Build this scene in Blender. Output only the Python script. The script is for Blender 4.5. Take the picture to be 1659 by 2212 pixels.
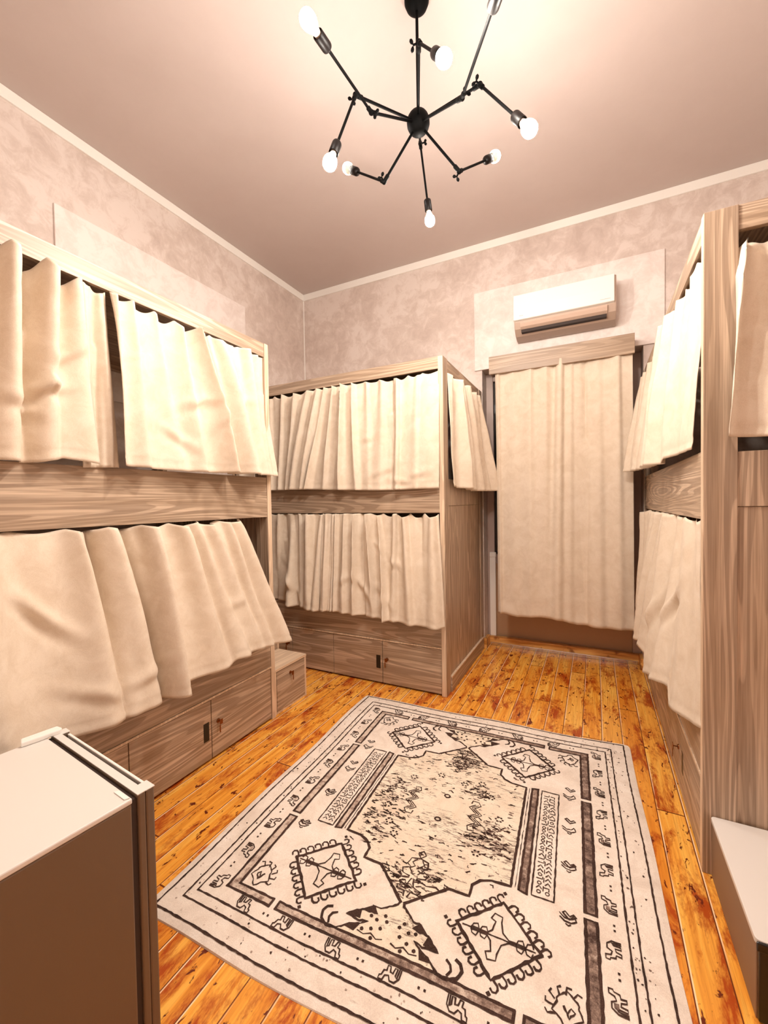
import bpy, bmesh, math, random
from mathutils import Vector, Matrix, noise
for o in list(bpy.data.objects): bpy.data.objects.remove(o)
sc = bpy.context.scene
C = sc.collection
PI = math.pi

# ------------------------------------------------------------------ camera
cd = bpy.data.cameras.new('camera'); cam = bpy.data.objects.new('camera', cd); C.objects.link(cam)
cr = Vector((0.893455, 0.448866, -0.016023)); cu = Vector((0.003557, 0.028601, 0.999585)); cf = Vector((-0.449138, 0.893141, -0.023957))
cam.matrix_world = Matrix(((cr.x, cu.x, -cf.x, 0), (cr.y, cu.y, -cf.y, 0), (cr.z, cu.z, -cf.z, 1.25), (0, 0, 0, 1)))
cd.sensor_fit = 'VERTICAL'; cd.sensor_height = 24.0
cd.lens = 905.18 / 2212 * 24.0
cd.clip_start = .02
sc.camera = cam

# ------------------------------------------------------------------ world, exposure
w = bpy.data.worlds.new('world'); sc.world = w; w.use_nodes = True
w.node_tree.nodes['Background'].inputs[0].default_value = (.010, .012, .02, 1)
w.node_tree.nodes['Background'].inputs[1].default_value = 1
sc.view_settings.view_transform = 'Standard'; sc.view_settings.look = 'None'
sc.view_settings.exposure = 0.42; sc.view_settings.gamma = 1; sc.view_settings.use_curve_mapping = False
BULB = 980.0
BULB_COL = (1.0, .91, .81)

# ------------------------------------------------------------------ materials
def mat(name, col, rough=.6, metal=0, spec=.5):
    m = bpy.data.materials.new(name); m.use_nodes = True
    b = m.node_tree.nodes['Principled BSDF']
    b.inputs['Base Color'].default_value = (*col, 1); b.inputs['Roughness'].default_value = rough
    b.inputs['Metallic'].default_value = metal; b.inputs['Specular IOR Level'].default_value = spec
    return m
class NT:
    def __init__(s, m): s.m = m; s.t = m.node_tree; s.b = s.t.nodes['Principled BSDF']; s._co = None
    def n(s, typ, **kw):
        x = s.t.nodes.new(typ)
        for k, v in kw.items():
            if k.startswith('i_'): x.inputs[k[2:].replace('_', ' ')].default_value = v
            else: setattr(x, k, v)
        return x
    def l(s, a, b): s.t.links.new(a, b)
    def co(s):
        if not s._co: s._co = s.n('ShaderNodeTexCoord').outputs['Object']
        return s._co
    def scale(s, v, off=(0, 0, 0)):
        x = s.n('ShaderNodeMapping'); x.inputs['Scale'].default_value = v; x.inputs['Location'].default_value = off
        s.l(s.co(), x.inputs[0]); return x.outputs[0]
    def noise(s, vec, scale, detail=3, rough=.5, dist=0):
        x = s.n('ShaderNodeTexNoise'); s.l(vec, x.inputs['Vector'])
        x.inputs['Scale'].default_value = scale; x.inputs['Detail'].default_value = detail
        x.inputs['Roughness'].default_value = rough; x.inputs['Distortion'].default_value = dist
        return x.outputs['Fac']
    def math(s, op, a, b=None, c=None):
        x = s.n('ShaderNodeMath', operation=op)
        for i, v in enumerate((a, b, c)):
            if v is None: continue
            if isinstance(v, (int, float)): x.inputs[i].default_value = v
            else: s.l(v, x.inputs[i])
        return x.outputs[0]
    def ramp(s, f, stops, interp='LINEAR'):
        x = s.n('ShaderNodeValToRGB'); x.color_ramp.interpolation = interp
        e = x.color_ramp.elements
        while len(e) < len(stops): e.new(.5)
        for i, (p, c) in enumerate(stops):
            e[i].position = p; e[i].color = (*c, 1) if len(c) == 3 else c
        s.l(f, x.inputs[0]); return x.outputs[0]
    def mix(s, f, a, b, mode='MIX'):
        x = s.n('ShaderNodeMix', data_type='RGBA', blend_type=mode)
        for i, v in ((0, f), (6, a), (7, b)):
            if isinstance(v, (int, float)): x.inputs[i].default_value = v
            elif isinstance(v, tuple): x.inputs[i].default_value = (*v, 1)
            else: s.l(v, x.inputs[i])
        return x.outputs[2]
    def bump(s, h, st, dist=.01):
        x = s.n('ShaderNodeBump'); x.inputs['Strength'].default_value = st; x.inputs['Distance'].default_value = dist
        s.l(h, x.inputs['Height']); s.l(x.outputs[0], s.b.inputs['Normal'])
    def col(s, c): s.l(c, s.b.inputs['Base Color'])

def wood(name, axis, lite, mid, dark, seed=0.0):
    """greyed oak laminate with long grain and cathedral figure along one axis"""
    m = mat(name, mid, .42); t = NT(m)
    a = [6.5, 6.5, 6.5]; a[axis] = .42
    v = t.scale(a, (seed, seed * .7, seed * 1.3))
    big = t.noise(v, 1.0, 2, .45, .3)
    rings = t.math('SINE', t.math('MULTIPLY', big, 120.0))
    fig = t.ramp(rings, [(0.0, (0, 0, 0)), (.14, (.6, .6, .6)), (.4, (1, 1, 1))])
    f = [160.0, 160.0, 160.0]; f[axis] = 3.0
    fine = t.noise(t.scale(f), 1.0, 3, .6)
    g = [22.0, 22.0, 22.0]; g[axis] = .9
    band = t.noise(t.scale(g, (seed, 3, 1)), 1.0, 2, .5)
    c = t.ramp(band, [(.32, mid), (.62, lite)])
    c = t.mix(t.math('MULTIPLY', t.math('SUBTRACT', 1.0, fig), t.math('MULTIPLY', band, .75)), c, dark)
    c = t.mix(t.math('MULTIPLY', t.ramp(fine, [(.42, (1, 1, 1)), (.62, (0, 0, 0))]), .34), c, dark)
    t.col(c); t.bump(fine, .08, .002)
    return m
WL, WM, WD = (.64, .485, .355), (.46, .33, .225), (.13, .07, .038)
WOOD = [wood('oak_laminate_%s' % 'xyz'[i], i, WL, WM, WD, .37 * i + 1.1) for i in range(3)]
M = {}
M['edge'] = wood('pale_edge_band', 2, (.84, .66, .49), (.78, .60, .43), (.5, .34, .22), 5)
M['pale_y'] = wood('pale_edge_board', 1, (.84, .66, .49), (.78, .60, .43), (.5, .34, .22), 3)
M['gap'] = mat('dark_gap', (.035, .02, .015), .7)
M['black'] = mat('black_plastic', (.006, .006, .006), .35)
M['blackmetal'] = mat('black_metal', (.0015, .0015, .0015), .6, 0, .08)
M['socket'] = mat('dark_bronze_socket', (.003, .0012, .0008), .45, 0, .2)
M['brass'] = mat('brass', (.25, .09, .03), .3, .9)
M['chrome'] = mat('chrome', (.7, .7, .72), .2, 1)
M['white'] = mat('white_plastic', (.86, .84, .80), .35)
M['offwhite'] = mat('off_white_paint', (.80, .74, .66), .5)
M['trim'] = mat('white_cornice_paint', (.93, .90, .85), .5)
M['glass'] = mat('door_glass', (.01, .008, .007), .08, 0, .8)
M['frame'] = mat('door_frame_paint', (.50, .38, .33), .45)
M['doorpanel'] = mat('door_lower_panel', (.52, .33, .20), .5)

def plaster(name, a, b, c, st, patch=True):
    m = mat(name, b, .62); t = NT(m)
    v = t.scale((1, 1, 1))
    n1 = t.noise(v, 2.0, 6, .62, .5); n2 = t.noise(v, 10.0, 8, .72, .55)
    k = t.math('ADD', t.math('MULTIPLY', n1, .45), t.math('MULTIPLY', n2, .55))
    col = t.ramp(k, [(.36, a), (.49, b), (.56, c)] if patch else [(.3, a), (.5, b), (.7, c)])
    t.col(col); t.bump(k, st, .004)
    return m
M['wall'] = plaster('stucco_plaster', (.56, .455, .40), (.67, .565, .505), (.76, .665, .61), .10)
M['panel'] = plaster('stucco_panel_plaster', (.72, .62, .57), (.82, .73, .685), (.88, .81, .77), .10)
M['ceil'] = plaster('ceiling_paint', (.565, .475, .44), (.58, .49, .455), (.595, .505, .47), .02, False)

def fabric(name, base, lite):
    m = mat(name, base, .9, 0, .15); t = NT(m)
    v = t.scale((1, 1, 1))
    n = t.noise(v, 14, 5, .65, .6); wv = t.noise(v, 420, 2, .6); big = t.noise(v, 7.0, 3, .55, .3)
    t.col(t.mix(t.ramp(t.math('ADD', t.math('MULTIPLY', n, .6), t.math('MULTIPLY', wv, .4)), [(.38, (0, 0, 0)), (.6, (1, 1, 1))]), base, lite))
    h = t.math('ADD', t.math('MULTIPLY', big, 1.0), t.math('ADD', t.math('MULTIPLY', n, .22), t.math('MULTIPLY', wv, .03)))
    t.bump(h, .30, .012)
    t.b.inputs['Sheen Weight'].default_value = .1
    return m
M['cloth'] = fabric('cream_cotton', (.665, .545, .42), (.76, .65, .53))

def floor_mat():
    m = mat('pine_planks', (.6, .25, .05), .28); t = NT(m)
    s = t.n('ShaderNodeSeparateXYZ'); t.l(t.co(), s.inputs[0])
    PW = .094
    xi = t.math('DIVIDE', t.math('ADD', s.outputs[0], 10.03), PW)
    idx = t.math('FLOOR', xi); fx = t.math('FRACT', xi)
    wn = t.n('ShaderNodeTexWhiteNoise', noise_dimensions='1D'); t.l(idx, wn.inputs['W'])
    r = wn.outputs['Value']
    yo = t.math('ADD', t.math('ADD', s.outputs[1], 9.0), t.math('MULTIPLY', r, 2.7))
    yi = t.math('DIVIDE', yo, 2.4); fy = t.math('FRACT', yi)
    wn2 = t.n('ShaderNodeTexWhiteNoise', noise_dimensions='2D')
    cmb = t.n('ShaderNodeCombineXYZ'); t.l(idx, cmb.inputs[0]); t.l(t.math('FLOOR', yi), cmb.inputs[1]); t.l(cmb.outputs[0], wn2.inputs['Vector'])
    rr = wn2.outputs['Value']
    # plank-local coordinates so the grain breaks at every joint
    c2 = t.n('ShaderNodeCombineXYZ'); t.l(t.math('ADD', s.outputs[0], t.math('MULTIPLY', rr, 13.0)), c2.inputs[0])
    t.l(t.math('ADD', s.outputs[1], t.math('MULTIPLY', rr, 37.0)), c2.inputs[1])
    def mp(sx, sy):
        x = t.n('ShaderNodeMapping'); x.inputs['Scale'].default_value = (sx, sy, 1); t.l(c2.outputs[0], x.inputs[0]); return x.outputs[0]
    grain = t.noise(mp(34, 2.2), 1, 4, .6, .6)
    fine = t.noise(mp(170, 5), 1, 3, .6)
    blot = t.noise(mp(12, 4.0), 1, 6, .74, .35)
    knots = t.noise(mp(34, 15), 1, 4, .66, .5)
    c = t.ramp(grain, [(.30, (.70, .24, .02)), (.50, (.92, .40, .05)), (.68, (1.0, .58, .11))])
    c = t.mix(t.math('MULTIPLY', r, .55), c, t.ramp(rr, [(0.0, (.60, .15, .012)), (.6, (.90, .38, .05)), (1, (1.0, .62, .15))]))
    c = t.mix(t.math('MULTIPLY', t.ramp(fine, [(.35, (1, 1, 1)), (.55, (0, 0, 0))]), .30), c, (.42, .09, .006))
    c = t.mix(t.ramp(blot, [(.49, (0, 0, 0)), (.62, (.95, .95, .95))]), c, (.40, .05, .003))
    c = t.mix(t.ramp(knots, [(.605, (0, 0, 0)), (.64, (1, 1, 1))]), c, (.13, .012, .003))
    dk = t.math('LESS_THAN', fx, .035)
    lt = t.math('MULTIPLY', t.math('GREATER_THAN', fx, .035), t.math('LESS_THAN', fx, .075))
    dj = t.math('LESS_THAN', fy, .0022)
    c = t.mix(t.math('MULTIPLY', lt, t.ramp(t.noise(t.scale((8, 3, 1)), 1, 2), [(.36, (0, 0, 0)), (.52, (.95, .95, .95))])), c, (1.0, .72, .45))
    c = t.mix(t.math('MAXIMUM', dk, dj), c, (.16, .03, .006))
    t.col(c)
    t.bump(t.math('SUBTRACT', t.math('MULTIPLY', fine, .15), t.math('MAXIMUM', dk, dj)), .4, .003)
    return m
M['floor'] = floor_mat()

def honey(name, axis):
    m = mat(name, (.8, .38, .09), .35); t = NT(m)
    a = [60.0] * 3; a[axis] = 3
    g = t.noise(t.scale(a), 1, 3, .6, .5); k = t.noise(t.scale((9, 9, 9)), 1, 3)
    c = t.ramp(g, [(.35, (.52, .19, .03)), (.6, (.85, .46, .14))])
    c = t.mix(t.ramp(k, [(.6, (0, 0, 0)), (.68, (.8, .8, .8))]), c, (.2, .04, .01))
    t.col(c); return m
M['honey'] = honey('honey_pine_x', 0); M['honeyy'] = honey('honey_pine_y', 1)

def rug_mat(kind):
    m = mat('rug_' + kind, (.7, .6, .5), .95, 0, .1); t = NT(m)
    v = t.scale((1, 1, 1)); n = t.noise(v, 7, 5, .7, .8); pile = t.noise(v, 330, 2, .7)
    sp = t.noise(t.scale((22, 60, 1)), 1, 4, .75, .8)
    if kind == 'ground':
        c = t.ramp(n, [(.34, (.76, .65, .56)), (.52, (.87, .77, .68)), (.66, (.92, .84, .76))])
        c = t.mix(t.ramp(sp, [(.66, (0, 0, 0)), (.74, (.5, .5, .5))]), c, (.30, .20, .15))
    elif kind == 'field':
        c = t.ramp(n, [(.34, (.80, .66, .52)), (.6, (.90, .80, .66))])
        d = t.noise(t.scale((14, 62, 1)), 1, 5, .8, 1.4)
        k = t.math('ADD', t.math('MULTIPLY', d, .7), t.math('MULTIPLY', t.noise(v, 4.2, 3, .6), .3))
        c = t.mix(t.ramp(k, [(.535, (0, 0, 0)), (.60, (.85, .85, .85))]), c, (.12, .065, .045))
    elif kind == 'bar':
        sx_ = t.n('ShaderNodeSeparateXYZ'); t.l(t.co(), sx_.inputs[0])
        wear = t.math('MULTIPLY', t.math('SUBTRACT', .28, sx_.outputs[0]), .16)      # the dye is more worn on one side of the rug
        c = t.ramp(t.math('ADD', t.noise(v, 30, 6, .8), wear), [(.36, (.06, .035, .03)), (.52, (.30, .21, .17)), (.66, (.70, .58, .49))])
    else:
        c = t.ramp(n, [(.35, (.022, .012, .010)), (.7, (.07, .035, .028))])
    c = t.mix(t.math('MULTIPLY', t.ramp(pile, [(.4, (0, 0, 0)), (.6, (1, 1, 1))]), .16), c, (.25, .17, .13))
    t.col(c); t.bump(pile, .3, .003)
    return m
RUG = [rug_mat(k) for k in ('ground', 'line', 'bar', 'field')]

def emis(name, col, st):
    m = mat(name, (.9, .8, .7), .2); b = m.node_tree.nodes['Principled BSDF']
    b.inputs['Emission Color'].default_value = (*col, 1); b.inputs['Emission Strength'].default_value = st
    return m
M['bulb'] = emis('lit_bulb', BULB_COL, BULB)
M['bulb_neck'] = mat('frosted_bulb_neck', (.88, .80, .70), .3)
M['bulb_soft'] = emis('lit_bulb_soft', (1.0, .93, .86), BULB * .27)

# ------------------------------------------------------------------ mesh helpers
class MB:
    def __init__(s): s.v = []; s.f = []; s.mi = []
    def box(s, a, b, mi=0, bev=0):
        x0, y0, z0 = [min(a[i], b[i]) for i in range(3)]; x1, y1, z1 = [max(a[i], b[i]) for i in range(3)]
        k = len(s.v)
        s.v += [(x0, y0, z0), (x1, y0, z0), (x1, y1, z0), (x0, y1, z0), (x0, y0, z1), (x1, y0, z1), (x1, y1, z1), (x0, y1, z1)]
        for q in ((0, 3, 2, 1), (4, 5, 6, 7), (0, 1, 5, 4), (1, 2, 6, 5), (2, 3, 7, 6), (3, 0, 4, 7)):
            s.f.append([k + i for i in q]); s.mi.append(mi)
        return s
    def rings(s, rings, cap=True, mi=0):
        k = len(s.v); n = len(rings[0])
        for r in rings: s.v += [tuple(p) for p in r]
        for i in range(len(rings) - 1):
            for j in range(n):
                a = k + i * n + j; b = k + i * n + (j + 1) % n
                s.f.append([a, b, b + n, a + n]); s.mi.append(mi)
        if cap:
            s.f.append([k + j for j in range(n)][::-1]); s.mi.append(mi)
            e = k + (len(rings) - 1) * n; s.f.append([e + j for j in range(n)]); s.mi.append(mi)
        return s
    def lathe(s, P, d, prof, n=20, mi=0):
        """prof: (distance along d, radius)"""
        d = Vector(d).normalized(); a = d.orthogonal().normalized(); b = d.cross(a); P = Vector(P)
        return s.rings([[P + d * h + (a * math.cos(2 * PI * j / n) + b * math.sin(2 * PI * j / n)) * max(r, .0002) for j in range(n)] for h, r in prof], True, mi)
    def rod(s, A, B, r, n=12, mi=0):
        A = Vector(A); B = Vector(B); return s.lathe(A, B - A, [(0, r), ((B - A).length, r)], n, mi)
    def ball(s, P, r, n=16, sz=1.0):
        return s.lathe(P, (0, 0, 1), [(-r * sz * math.cos(PI * i / n), r * math.sin(PI * i / n)) for i in range(n + 1)], 20)
    def prism(s, pts, axis, a, b, mi=0):
        """polygon pts in the two other axes, extruded along axis"""
        def mk(p, t):
            q = list(p); q.insert(axis, t); return q
        return s.rings([[mk(p, a) for p in pts], [mk(p, b) for p in pts]], True, mi)

def obj(name, mb, m, parent=None, world=True, bevel=0, smooth=False):
    off = Vector((0, 0, 0))
    if parent is not None and world:
        r = parent
        while r.parent: r = r.parent
        off = r.location
    me = bpy.data.meshes.new(name)
    me.from_pydata([tuple(Vector(v) - off) for v in mb.v], [], mb.f); me.update()
    for mm in (m if isinstance(m, list) else [m]): me.materials.append(mm)
    if any(mb.mi):
        for p, i in zip(me.polygons, mb.mi): p.material_index = i
    bm = bmesh.new(); bm.from_mesh(me); bmesh.ops.recalc_face_normals(bm, faces=bm.faces); bm.to_mesh(me); bm.free()
    if smooth:
        for p in me.polygons: p.use_smooth = True
        try: me.set_sharp_from_angle(angle=math.radians(40))
        except Exception: pass
    o = bpy.data.objects.new(name, me); C.objects.link(o)
    if parent is not None: o.parent = parent
    if bevel:
        b = o.modifiers.new('bevel', 'BEVEL'); b.width = bevel; b.segments = 2; b.limit_method = 'ANGLE'
    return o
def tag(o, label, cat, group=None):
    o['label'] = label; o['category'] = cat
    if group: o['group'] = group
    return o
def thing(name, label, cat, loc, rz=0, group=None):
    o = bpy.data.objects.new(name, None); C.objects.link(o); o.location = loc; o.rotation_euler = (0, 0, rz); o.empty_display_size = .1
    return tag(o, label, cat, group)
def struct(name, mb, m, bevel=0):
    o = obj(name, mb, m, None, True, bevel); o['kind'] = 'structure'; return o
def bx(a, b): return MB().box(a, b)

# ------------------------------------------------------------------ room shell
XL, XR, YB, YF, ZC = -2.668, 1.34, 3.538, -1.1, 3.383
OX0, OX1, OZ, OY = -.838, .315, 2.338, 3.74          # door recess in the back wall
struct('floor', bx((XL - .1, YF - .1, -.06), (XR + .1, OY + .3, 0)), M['floor'])
struct('ceiling', bx((XL - .1, YF - .1, ZC), (XR + .1, OY + .3, ZC + .06)), M['ceil'])
struct('wall_left', bx((XL - .1, YF - .1, 0), (XL, YB + .1, ZC)), M['wall'])
struct('wall_right', bx((XR, YF - .1, 0), (XR + .1, YB + .1, ZC)), M['panel'])
struct('wall_front', bx((XL, YF - .1, 0), (XR, YF, ZC)), M['panel'])
wb = MB(); wb.box((XL, YB, 0), (OX0, OY + .28, ZC)); wb.box((OX1, YB, 0), (XR, OY + .28, ZC)); wb.box((OX0, YB, OZ), (OX1, OY + .28, ZC))
struct('wall_back', wb, M['wall'])
TH = .062
struct('trim_1', bx((XL, YF, ZC - TH), (XL + .012, YB, ZC)), M['trim'], .002)
struct('trim_2', bx((XL + .012, YB - .012, ZC - TH), (XR, YB, ZC)), M['trim'], .002)
struct('corner_highlight', bx((XL + .0, YB - .006, 2.0), (XL + .008, YB, ZC - TH)), M['trim'])  # white strip stands in for the highlight along the wall corner
struct('trim_4', bx((-.898, YB - .014, OZ), (.442, YB, 2.98)), M['panel'], .003)
struct('trim_5', bx((XL, 1.294, 1.9), (XL + .014, 2.707, 2.929)), M['panel'], .003)
# skirting boards round the recess
struct('baseboard_left', bx((OX0, YB - .02, 0), (OX0 + .022, OY - .10, .085)), M['honeyy'], .003)
struct('baseboard_back', bx((OX0 - .03, YB - .022, 0), (OX0 + .022, YB, .085)), M['honey'], .003)
struct('baseboard_right', bx((OX1 - .022, YB - .02, 0), (OX1, OY - .10, .085)), M['honeyy'], .003)
struct('trim_6', bx((OX0 + .022, OY - .115, 0), (OX1 - .022, OY - .075, .075)), M['honey'], .003)   # wooden door sill
th_ = struct('trim_7', MB().box((OX0 + .03, OY - .128, .0), (OX1 - .03, OY - .1152, .028)), M['chrome'], .002)

# glazed door set in the recess, behind the curtain
DY = OY - .07
dr = thing('door_1', 'painted glazed door in the recess behind the long curtain', 'door', ((OX0 + OX1) / 2, DY, 0)); dr['kind'] = 'structure'
fr = MB()
fr.box((OX0 + .001, DY, .0), (OX0 + .06, DY + .06, OZ - .001)); fr.box((OX1 - .06, DY, 0), (OX1 - .001, DY + .06, OZ - .001)); fr.box((OX0 + .06, DY, OZ - .07), (OX1 - .06, DY + .06, OZ - .001))
xm = (OX0 + OX1) / 2
fr.box((OX0 + .06, DY + .012, .70), (OX1 - .06, DY + .055, .78)); fr.box((xm - .04, DY + .01, .78), (xm + .04, DY + .055, OZ - .07))
obj('door_frame', fr, M['frame'], dr, bevel=.004)
obj('lower_jamb', MB().box((OX0 + .0225, DY - .022, .0755), (OX0 + .072, DY - .001, .76)).box((OX0 + .0225, DY - .026, .76), (OX0 + .076, DY - .001, .80)), M['trim'], dr, bevel=.003)
obj('lower_panel', bx((OX0 + .06, DY + .015, .0), (OX1 - .06, DY + .05, .70)), M['doorpanel'], dr, bevel=.003)
for a, b in ((OX0 + .06, xm - .04), (xm + .04, OX1 - .06)):
    obj('pane', bx((a, DY + .03, .78), (b, DY + .036, OZ - .07)), M['glass'], dr)

# ------------------------------------------------------------------ bunk beds
ZT, ZR, ZM0, ZM1, ZD = 2.16, 2.083, 1.175, 1.40, .302
def bunk(label, origin, U, V, length, depth, post_ends, doors, locks, dz0=.012, end_panel=0, name='bunk_bed'):
    """U runs along the bed from its exposed end, V goes away from the room; origin = front corner on the floor.
       doors: seam positions along U; locks: (slot U, key U)"""
    U = Vector(U); V = Vector(V); O = Vector(origin)
    ax = 0 if abs(U.x) > .5 else 1; ay = 1 - ax
    root = thing(name, label, 'bed', origin)
    def P(u, v, z): return O + U * u + V * v + Vector((0, 0, z))
    def B(u0, v0, z0, u1, v1, z1, mb=None, mi=0): return (mb or MB()).box(P(u0, v0, z0), P(u1, v1, z1), mi)
    PT, PW = .033, .088
    for i, (u0, u1) in enumerate(((0, PT), (length - PT, length))):
        for v0, v1, fr_ in ((0, PW, True), (depth - PW, depth, False)):
            p = obj('post', B(u0, v0, 0, u1, v1, ZT), WOOD[2], root, bevel=.0015)
            if fr_: obj('edge_band', B(u0 + .0015, -.0012, .001, u1 - .0015, .0008, ZT - .002), M['edge'], p)
    obj('top_rail', B(PT, .002, ZR, length - PT, .022, ZT), WOOD[ax], root, bevel=.001)
    obj('top_rail', B(PT, depth - .022, ZR, length - PT, depth - .002, ZT), WOOD[ax], root, bevel=.001)
    obj('guard_rail', B(PT, .002, ZM0, length - PT, .022, ZM1), WOOD[ax], root, bevel=.001)
    obj('light_block_board', B(PT, .024, 2.122, length - PT, depth - .024, 2.134), WOOD[ax], root)  # added unseen board, keeps light out so the curtain gaps go black
    obj('bed_base', B(PT, .022, ZM0 + .04, length - PT, depth - .022, ZM0 + .075), WOOD[ax], root)
    obj('seat_rail', B(PT, .002, ZD + .012, length - PT, .022, .50), WOOD[ax], root, bevel=.001)
    obj('bed_base', B(PT, .022, .36, length - PT, depth - .022, .385), WOOD[ax], root)
    obj('drawer_trim', B(PT, -.001, ZD, length - PT, .020, ZD + .010), M['edge'], root)
    # storage doors between the seams
    seams = [PT] + doors + [length - PT]
    obj('carcass', B(PT, .024, .0, length - PT, .03, ZD), M['gap'], root)
    for i, (a, b) in enumerate(zip(seams[:-1], seams[1:])):
        d = obj('storage_door', B(a + .002, .003, dz0, b - .002, .021, ZD - .004), WOOD[ax], root, bevel=.0012)
        for su, ku, sgn in locks:
            if a < su < b:
                obj('finger_slot', B(su - .0185, .0022, .105, su + .0185, .0232, .2), M['black'], d, bevel=.004)
            if a < ku < b:
                k = MB(); q = P(ku, .003, .178); k.lathe(q, -V, [(0, .011), (.004, .010), (.006, .006)], 16)
                k.rod(q - V * .004, q - V * .022, .0025)
                c = q - V * .022; k.box(c + U * -.009 - V * .001 + Vector((0, 0, -.012)), c + U * .009 + V * .001 + Vector((0, 0, .012)))
                k.box(c + U * .004 - V * .001 + Vector((0, 0, -.05)), c + U * .010 + V * .001 + Vector((0, 0, -.014)))
                obj('lock', k, M['brass'], d)
    # exposed end (u = 0): rail, board and lower panel
    if end_panel:
        obj('end_rail', B(.004, PW, ZR, .024, depth - PW, ZT), WOOD[ay], root, bevel=.001)
        obj('end_board', B(.004, PW, 1.218, .024, depth - PW, 1.392), WOOD[2], root, bevel=.001)
        obj('end_panel', B(.007, PW, 0, .024, depth - PW, 1.2165), WOOD[2], root, bevel=.001)
        if end_panel == 2:
            obj('end_skirting', B(-.008, PW + .002, 0, .006, depth - .03, .095), WOOD[ay], root)
            obj('skirting_cap', B(-.0095, PW + .002, .095, .006, depth - .03, .102), M['edge'], root)
    else:
        obj('end_panel', B(.006, PW, 0, .024, depth - PW, ZM1), WOOD[2], root)
        obj('end_rail', B(.004, PW, ZR, .024, depth - PW, ZT), WOOD[ay], root)
    obj('end_panel', B(length - .024, PW, 0, length - .006, depth - PW, ZM1), WOOD[2], root)
    return root
LX, LY = -1.672, 1.875
bunk('grey oak bunk bed along the left wall, beside the fridge',
     (LX, LY, 0), (0, -1, 0), (-1, 0, 0), 1.99, .990, 0, [LY - 1.420, LY - 1.015, LY - .61, LY - .205], [(LY - 1.389, LY - 1.460, 1)])
CX, CY = -.844, 2.5275
bunk('grey oak bunk bed in the far left corner, its end panel facing the curtained door',
     (CX, CY, 0), (-1, 0, 0), (0, 1, 0), 1.818, 1.004, 0, [.458, .857, 1.236], [(.490, .422, 1), (1.66, 1.27, 1)], end_panel=2)
RX, RY = .317, 1.689
bunk('grey oak bunk bed along the right wall, its broad corner post nearest the viewer',
     (RX, RY, 0), (0, 1, 0), (1, 0, 0), 1.842, 1.015, 0, [.42, .82, 1.22, 1.52], [(.38, .46, 1)], end_panel=1)

# ------------------------------------------------------------------ step cupboards between the left and corner bunks
def step_box(label, x0, x1, y0, y1, z, key):
    r = thing('step_cabinet', label, 'step', ((x0 + x1) / 2, (y0 + y1) / 2, 0), 0, None)
    t = .016
    b = MB(); b.box((x0, y0, 0), (x1 - .004, y0 + t, z - t)); b.box((x0, y1 - t, 0), (x1 - .004, y1, z - t)); b.box((x0, y0, 0), (x0 + t, y1, z - t)); b.box((x0, y0, 0), (x1 - .006, y1, .014))
    obj('body', b, M['edge'], r, bevel=.001)
    obj('top', bx((x0, y0, z - t), (x1, y1, z)), M['pale_y'], r, bevel=.0015)
    d = obj('door', bx((x1 - .018, y0 + t + .002, .018), (x1 - .002, y1 - t - .002, z - t - .003)), WOOD[1], r, bevel=.001)
    if key:
        k = MB(); q = Vector((x1 - .002, (y0 + y1) / 2 - .01, z - .062)); k.lathe(q, (1, 0, 0), [(0, .010), (.004, .009)], 16); k.rod(q, q + Vector((.02, 0, 0)), .0025)
        c = q + Vector((.02, 0, 0)); k.box(c + Vector((-.001, -.009, -.012)), c + Vector((.001, .009, .012))); k.box(c + Vector((-.001, .002, -.045)), c + Vector((.001, .008, -.012)))
        obj('lock', k, M['brass'], d)
    return r
step_box('low pale wooden step cupboard with a key, between the left bunk and the corner bunk', -1.915, -1.680, 1.882, 2.182, .272, True)
step_box('taller pale step cupboard behind the low one, mostly hidden by the left bunk curtain', -2.20, -1.918, 1.882, 2.20, .53, False)

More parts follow.
